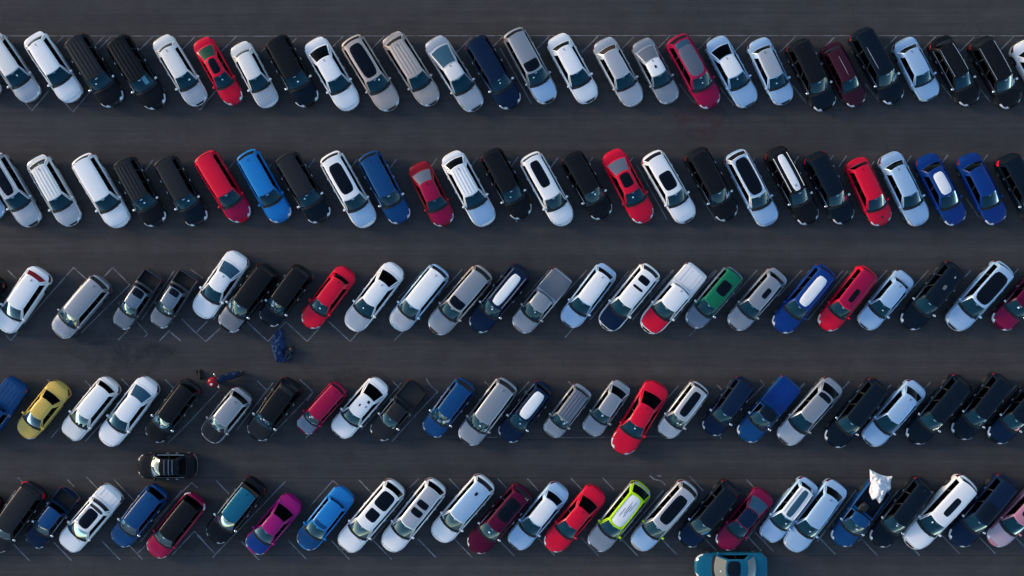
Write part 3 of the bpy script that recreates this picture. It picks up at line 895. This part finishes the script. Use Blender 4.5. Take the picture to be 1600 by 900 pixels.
# worn paint: the wear is a pattern of its own in the paint
def line_mat():
    m, t, b = nodes("worn_line_paint")
    tc = N(t, "ShaderNodeTexCoord")
    nz = N(t, "ShaderNodeTexNoise", Scale=1.7, Detail=8.0, Roughness=.75)
    t.links.new(tc.outputs["Object"], nz.inputs["Vector"])
    r = N(t, "ShaderNodeValToRGB"); e = r.color_ramp.elements
    e[0].position, e[1].position, e[0].color, e[1].color = .36, .66, (.06, .062, .068, 1), (.30, .31, .33, 1)
    t.links.new(nz.outputs[0], r.inputs[0]); t.links.new(r.outputs[0], b.inputs["Base Color"])
    b.inputs["Roughness"].default_value = .8
    return m
LM = line_mat()
def stroke(pts, wd=.075, z=.005, mat=None, name="stall_line"):
    q = [Vector(P(*p)) for p in pts]
    vs, fs = [], []
    for i, p in enumerate(q):
        d = (q[min(i + 1, len(q) - 1)] - q[max(i - 1, 0)]).normalized()
        nrm = Vector((-d.y, d.x))
        jw = wd * (1 + R_.uniform(-.12, .12))
        for s_ in (-.5, .5):
            v = p + nrm * jw * s_; vs.append((v.x, v.y, z))
    for i in range(len(q) - 1): fs.append((2 * i, 2 * i + 2, 2 * i + 3, 2 * i + 1))
    me_ = mesh(name, vs, fs, mat or LM, False)
    return link(name, me_, ground)

zc = [0]
def L2(*pts):
    zc[0] += 1
    stroke(pts, .075, .004 + .0006 * (zc[0] % 7))

stroke([(-60, 56), (400, 56.5), (900, 55.5), (1680, 56)], .055, .010)
# long lines between neighbouring cars of each row, reaching a little past noses or tails
for row, cars in enumerate(list(CARS.values())[:5]):
    for (a, b) in zip(cars, cars[1:]):
        nx, ny, tx, ty = (a[0] + b[0]) / 2, (a[1] + b[1]) / 2, (a[2] + b[2]) / 2, (a[3] + b[3]) / 2
        if abs(b[0] - a[0]) > 110 or R_.random() < (.88 if row < 2 else .68): continue
        if row == 0: ny0, ty0 = 161, 75
        elif row == 1: ny0, ty0 = 344, 258
        elif row == 2: ny0, ty0 = 500, 423
        elif row == 3: ny0, ty0 = 672, 598
        else: ny0, ty0 = 846, 766
        f = (nx - tx) / (ny - ty)
        x_at = lambda y: tx + f * (y - ty)
        L2((x_at(ty0), ty0), (x_at((ny0 + ty0) / 2), (ny0 + ty0) / 2), (x_at(ny0), ny0))
# top row: short strokes falling back from the long line, and corners in front of the noses
for x in (99, 163, 174, 239, 305, 369, 432, 466, 536, 600, 634, 738, 786, 858, 934, 991, 1046, 1111, 1171, 1243, 1305, 1401, 1462, 1523, 1584):
    L2((x, 57), (x - 25, 82))
for x, y in ((50, 173), (114, 175), (312, 172)):
    L2((x - 14, y - 16), (x, y), (x + 26, y - 31))
for x, y in ((-6, 166), (1220, 161), (1147, 165), (1260, 161), (1084, 160), (1374, 159), (1493, 160), (1547, 159)):
    L2((x, y), (x - 22, y - 28))
# second row: strokes behind the tails
for x, y in ((239, 250), (558, 249), (620, 248), (683, 247), (746, 246), (810, 245), (872, 246), (926, 246), (989, 246), (1180, 246), (1248, 244), (1302, 243), (1323, 243), (1366, 252), (1424, 243), (1481, 242), (1543, 242), (1600, 247), (367, 251), (424, 256), (492, 248)):
    L2((x, y), (x - 13, y + 18))
for x, y in ((808, 347), (932, 344), (1119, 344), (1248, 343), (1530, 340), (1376, 350)):
    L2((x, y), (x - 20, y - 30))
# middle row
L2((115, 418), (62, 478), (17, 532)); L2((115, 418), (140, 441)); L2((17, 532), (8, 522))
L2((176, 418), (162, 433)); L2((176, 418), (203, 445)); L2((203, 445), (165, 482), (127, 520))
L2((12, 422), (26, 436)); L2((298, 421), (318, 435)); L2((185, 531), (200, 516)); L2((214, 503), (231, 522)); L2((231, 522), (225, 527))
L2((249, 533), (265, 516)); L2((266, 519), (282, 532)); L2((284, 498), (306, 520), (322, 534)); L2((306, 520), (324, 502))
for x in (419, 480, 547):
    L2((x - 34, 502), (x, 533.5)); L2((x, 533.5), (x + 27, 503))
L2((321, 534), (344, 513)); L2((616, 532), (640, 508)); L2((883, 527), (898, 510)); L2((1077, 525), (1088, 514))
for x, y in ((722, 421), (858, 422), (917, 422), (991, 420), (1052, 421), (1117, 422), (1183, 422), (1253, 422), (1317, 423), (1386, 422), (1451, 422), (1518, 421), (1591, 420), (660, 424)):
    L2((x, y), (x - 38, y + 42))
# fourth row
for x, y, l in ((74, 593, 7), (133, 595, 10), (190, 592, 13), (258, 593, 15), (402, 595, 16), (614, 596, 16), (757, 596, 9), (888, 596, 11), (1120, 601, 8)):
    L2((x, y), (x + l, y + l))
L2((468, 593), (480, 603), (489, 613), (480, 627)); L2((489, 613), (440, 664), (414, 690))
L2((666, 592), (672, 602), (684, 612)); L2((684, 612), (650, 648), (612, 690))
L2((342, 610), (300, 655), (263, 692)); L2((478, 684), (500, 662)); L2((1122, 676), (1127, 686)); L2((1188, 594), (1194, 601), (1170, 625)); L2((80, 684), (100, 660), (118, 636)); L2((133, 690), (160, 660))
for x, y in ((1061, 602), (1257, 599), (1327, 596), (1392, 601), (1454, 597), (1518, 600), (1588, 602), (827, 596)):
    L2((x, y), (x - 18, y + 20))
stroke([(760, 683), (776, 683.5)], .045, .004); stroke([(865, 684), (960, 683), (1050, 681)], .03, .0045)
# bottom row
for x, y in ((46, 876), (112, 876), (188, 875), (223, 874), (336, 865), (405, 875), (478, 873), (546, 874), (612, 874), (681, 871), (738, 871), (804, 869), (867, 868), (935, 868), (996, 868), (1058, 867), (1120, 861), (1190, 861), (1208, 861), (1305, 866), (1372, 869), (1437, 868), (1500, 866), (1555, 865), (1612, 866)):
    L2((x, y), (x - 28, y - 29))
for x, y, l in ((28, 746, 10), (105, 749, 11), (135, 745, 20), (178, 749, 36), (338, 751, 20), (561, 750, 21), (702, 748, 16), (778, 748, 17), (824, 748, 18), (892, 747, 18), (941, 746, 19), (1077, 744, 22), (1166, 749, 15)):
    L2((x, y), (x + l, y + l * 1.05))
L2((299, 754), (270, 784), (240, 815)); L2((299, 754), (309, 762)); L2((446, 752), (400, 800), (332, 871)); L2((520, 751), (485, 790)); L2((520, 751), (532, 760)); L2((304, 830), (269, 867)); L2((304, 830), (320, 847)); L2((213, 866), (228, 852)); L2((655, 747), (640, 762))
L2((1015, 743), (1022, 749), (1032, 751), (1040, 758)); L2((1056, 757), (1018, 798)); L2((1026, 743), (1033, 744))

# dark seam sealed across the lanes, and oil blotches
sealm = plain("seam_sealant", (.014, .015, .017), .7, scale=2)
for y, x0, x1 in ((868, -60, 1660), (747, 300, 1500), (687, 620, 1120)):
    pts = [(lerp(x0, x1, k / 24), y + R_.uniform(-.5, .5)) for k in range(25)]
    stroke(pts, .05, .003, sealm, "asphalt_seam")

def blob(name, px, py, rx, ry, mat, z, seed):
    r = random.Random(seed); c = Vector(P(px, py)); vs, n = [(c.x, c.y, z)], 36
    for k in range(n):
        a = 2 * pi * k / n
        q = 1 + .45 * noise.noise(Vector((cos(a) * 1.6 + seed, sin(a) * 1.6, seed * .7))) + r.uniform(-.05, .05)
        vs.append((c.x + rx * q * cos(a), c.y + ry * q * sin(a), z))
    link(name, mesh(name, vs, [(0, k + 1, (k + 1) % n + 1) for k in range(n)], mat, False), ground)
def stain_mat(name, col):
    m = bpy.data.materials.new(name); m.use_nodes = True; t = m.node_tree
    b = t.nodes["Principled BSDF"]; b.inputs["Base Color"].default_value = col + (1,); b.inputs["Roughness"].default_value = .5
    tc = N(t, "ShaderNodeTexCoord"); nz = N(t, "ShaderNodeTexNoise", Scale=1.3, Detail=7.0, Roughness=.7)
    t.links.new(tc.outputs["Object"], nz.inputs["Vector"])
    r = N(t, "ShaderNodeValToRGB"); e = r.color_ramp.elements
    e[0].position, e[1].position, e[0].color, e[1].color = .38, .75, (0, 0, 0, 1), (.38, .38, .38, 1)
    t.links.new(nz.outputs[0], r.inputs[0]); t.links.new(r.outputs[0], b.inputs["Alpha"])
    return m
oil = stain_mat("oil_stain", (.012, .018, .028)); rst = stain_mat("red_stain", (.10, .02, .03)); pale = stain_mat("pale_scuff", (.10, .11, .12))
for k, (x, y, rx, ry) in enumerate(((190, 558, 3.4, 1.2), (128, 528, 1.6, .6), (215, 548, 2.0, .8), (420, 520, 1.0, .7), (560, 590, 2.2, .6), (300, 850, 1.3, .5))):
    blob("oil_stain", x, y, rx, ry, oil, .0022 + .0001 * k, k + 3)
blob("paint_stain", 1095, 190, 1.8, 1.3, rst, .0021, 21)  # reflected reddish glow painted on the asphalt as a patch
for k, (x, y, rx, ry) in enumerate(((100, 740, 3.2, .5), (136, 543, .4, .12), (1055, 713, .12, .08), (1460, 716, .3, .06), (1203, 181, .15, .1), (1025, 744, .2, .07))):
    blob("scuff", x, y, rx, ry, pale, .0026 + .0001 * k, k + 40)

# ------------------------------------------------------------ the cars
for grp, cars in CARS.items():
    for (fx, fy, tx, ty, wd, typ, c, label, o) in cars:
        o = dict(o)
        mh = o.pop("mark_hood", None)
        nm, ct = ("pickup_truck", "pickup") if typ == "pk" else ("parked_van", "van") if typ == "vn" else ("parked_car", "car")
        if grp.startswith("cars driving"): nm, ct = "car", "car"
        g_ = grp if typ != "pk" else grp
        root = build_car(fx, fy, tx, ty, wd, typ, c, label, nm, ct, g_, **o)
        if mh:
            m = MB(); m.ball((0, 0, 0), (.17, .10, .02), 12, 4)
            L_ = hypot(fx - tx, fy - ty) / S
            link("hood_mark", m.mesh("hood_mark", M["black"]), root, (L_ * .37, .02, .86))

# ------------------------------------------------------------ loose things
def crumple(name, outline, z0, hgt, col, seed, label, cat, rough=.8, freq=1.5):
    q = [Vector(P(*p)) for p in outline]
    c = sum(q, Vector((0, 0))) / len(q)
    # resample the outline
    per, n = [], 56
    Ls = [(q[(i + 1) % len(q)] - q[i]).length for i in range(len(q))]; tot = sum(Ls)
    for k in range(n):
        d = tot * k / n; i = 0
        while d > Ls[i]: d -= Ls[i]; i += 1
        per.append(q[i].lerp(q[(i + 1) % len(q)], d / Ls[i]))
    vs, fs, nr = [(0, 0, z0 + hgt)], [], 14
    for r in range(1, nr + 1):
        f = r / nr
        for p in per:
            v = (p - c) * f
            s3 = Vector((v.x * freq, v.y * freq, seed))
            hh = hgt * (1 - f ** 3) * (.75 + .9 * noise.noise(s3)) + .07 * hgt * abs(noise.noise(s3 * 4)) + .12 * (1 - abs(noise.noise(s3 * 2.1)) * 3)
            if r == nr: hh = min(.03, abs(hh)) 
            vs.append((v.x, v.y, z0 + max(.012, hh)))
    for k in range(n): fs.append((0, 1 + k, 1 + (k + 1) % n))
    for r in range(nr - 1):
        for k in range(n):
            a, b = 1 + r * n + k, 1 + r * n + (k + 1) % n
            fs.append((a, a + n, b + n, b))
    m_ = plain(name + "_cloth", col, rough, var=.25, scale=3)
    o_ = link(name, mesh(name, vs, fs, m_, True, 50), None, (c.x, c.y, 0))
    return tag(o_, label, cat)

crumple("tarpaulin", [(441, 511), (444, 528), (447, 545), (441, 553), (446, 559), (451, 564), (441, 566), (431, 565), (427, 553), (423, 534), (431, 518)], 0, .34, (.003, .032, .115), 2.3,
        "crumpled blue tarpaulin lying on the asphalt below the black van", "tarpaulin", freq=2.2)
crumple("sack", [(446, 546), (456, 544), (460, 556), (452, 565), (445, 560)], 0, .34, (.016, .032, .062), 5.1, "small slate blue sack lying against the crumpled blue tarpaulin", "sack", freq=3.0)
m = MB(); m.ball((0, 0, .22), (.19, .22, .2), 14, 9, .85); m.box((.10, 0, .40), (.05, .14, .05))
x, y = P(457, 546); tag(link("rucksack", m.mesh("rucksack", M["black"]), None, (x, y, 0), (0, 0, .6)), "small round black bag beside the blue tarpaulin on the asphalt", "bag")
crumple("white_sheet", [(1352, 730), (1362, 735), (1368, 738), (1379, 741), (1387, 740), (1384, 750), (1385, 760), (1376, 768), (1372, 777), (1367, 783), (1362, 775), (1356, 777), (1351, 765), (1353, 752)], .95, .40, (.78, .78, .80), 8.2,
        "crumpled white sheet draped over the tail of the blue pickup", "sheet")
m = MB(); m.ball((0, 0, .2), (.42, .30, .22), 12, 7, .6); m.ball((.2, .1, .42), (.16, .14, .1), 10, 6)
x, y = P(1347, 793, .8); tag(link("sack", m.mesh("dark_sack", M["black"]), None, (x, y, .74), (0, 0, .8)), "black sack lying in the open bed of the blue pickup", "sack")
crumple("rag", [(304, 577), (309, 580), (314, 576), (318, 583), (322, 590), (314, 594), (310, 588)], 0, .18, (.018, .015, .013), 4.4, "dark crumpled rag on the asphalt beside the charcoal van, fourth row", "rag")
# white paper behind a windscreen
c0 = CARS[T1][4]; a_, b_ = Vector(P(c0[0], c0[1], .65)), Vector(P(c0[2], c0[3], .75))
dv = (a_ - b_).normalized(); L0 = (a_ - b_).length; md = (a_ + b_) / 2
m = MB(); m.box((0, 0, 0), (.62, .30, .012))
pos = md + dv * (L0 * (.5 - .345)) + Vector((-dv.y, dv.x)) * .28
tag(link("paper", m.mesh("paper", plain("white_paper", (.85, .88, .9), .6, var=.05), False), None, (pos.x, pos.y, 1.235), (0, .42, math.atan2(dv.y, dv.x))),
    "white paper sheet lying behind the windscreen of a black car, top row", "paper")

# motorcycle lying between the rows
def motorcycle(fx, fy, rx, ry):
    a, b = Vector(P(fx, fy)), Vector(P(rx, ry)); d = a - b; mid = (a + b) / 2
    root = tag(link("motorcycle", None, None, (mid.x, mid.y, 0), (0, 0, math.atan2(d.y, d.x))), "small motorcycle with red and white nose and dark blue tail, beside the grey car", "motorcycle")
    k = d.length / 2.2
    for x in (.72, -.72):
        wl = MB(); wl.lathe_y([(.20, -.05), (.28, -.07), (.31, 0), (.28, .07), (.20, .05)], 20)
        wo = link("wheel", wl.mesh("motorcycle_tyre", M["tyre"]), root, (x * k, 0, .31))
        rm = MB(); rm.lathe_y([(.20, -.04), (.03, -.06), (.03, .06), (.20, .04)], 14); link("rim", rm.mesh("motorcycle_rim", M["rim"]), wo)
    m = MB(); m.ball((.80 * k, 0, .78), (.36, .36, .26), 14, 8, .85); m.ball((.55 * k, 0, .62), (.25, .24, .30), 12, 7); link("fairing", m.mesh("fairing", paint("drd")), root)
    m = MB(); m.ball((.86 * k, .10, .93), (.17, .14, .11), 12, 6); link("windshield", m.mesh("windshield", M["lamp"]), root)
    m = MB(); m.ball((.22 * k, 0, .84), (.38, .26, .17), 14, 8, .9); link("fuel_tank", m.mesh("fuel_tank", paint("nvy")), root)
    m = MB(); m.ball((-.32 * k, 0, .78), (.46, .25, .12), 14, 7, .7); m.ball((-.68 * k, 0, .84), (.28, .16, .12), 12, 6, .8); link("seat", m.mesh("motorcycle_seat", paint("nvy")), root)
    m = MB(); m.ball((-1.0 * k, 0, .80), (.26, .11, .08), 10, 6); link("tail_cowl", m.mesh("tail_cowl", M["black"]), root)
    m = MB(); m.ball((0, 0, .48), (.40, .20, .24), 12, 7, .7); m.tube([(-.1, .22, .35), (-.9 * k, .24, .42)], .05, 8); link("engine", m.mesh("engine", M["liner"]), root)
    m = MB(); m.tube([(.38 * k, -.40, 1.0), (.50 * k, -.2, 1.03), (.55 * k, 0, 1.0), (.50 * k, .2, 1.03), (.38 * k, .40, 1.0)], .02, 6); link("handlebar", m.mesh("handlebar", M["black"]), root)
    m = MB(); m.tube([(.70 * k, -.12, .85), (.72 * k, 0, .31)], .03, 6); m.tube([(.70 * k, .12, .85), (.72 * k, 0, .31)], .03, 6); link("fork", m.mesh("fork", M["chrome"]), root)
    for s_ in (1, -1):
        m = MB(); m.ball((.50 * k, .46 * s_, 1.14), (.05, .09, .06), 10, 6); m.tube([(.47 * k, .3 * s_, 1.02), (.50 * k, .42 * s_, 1.12)], .012, 5); link("mirror", m.mesh("motorcycle_mirror", M["chrome"]), root)
motorcycle(330, 598, 384, 579)
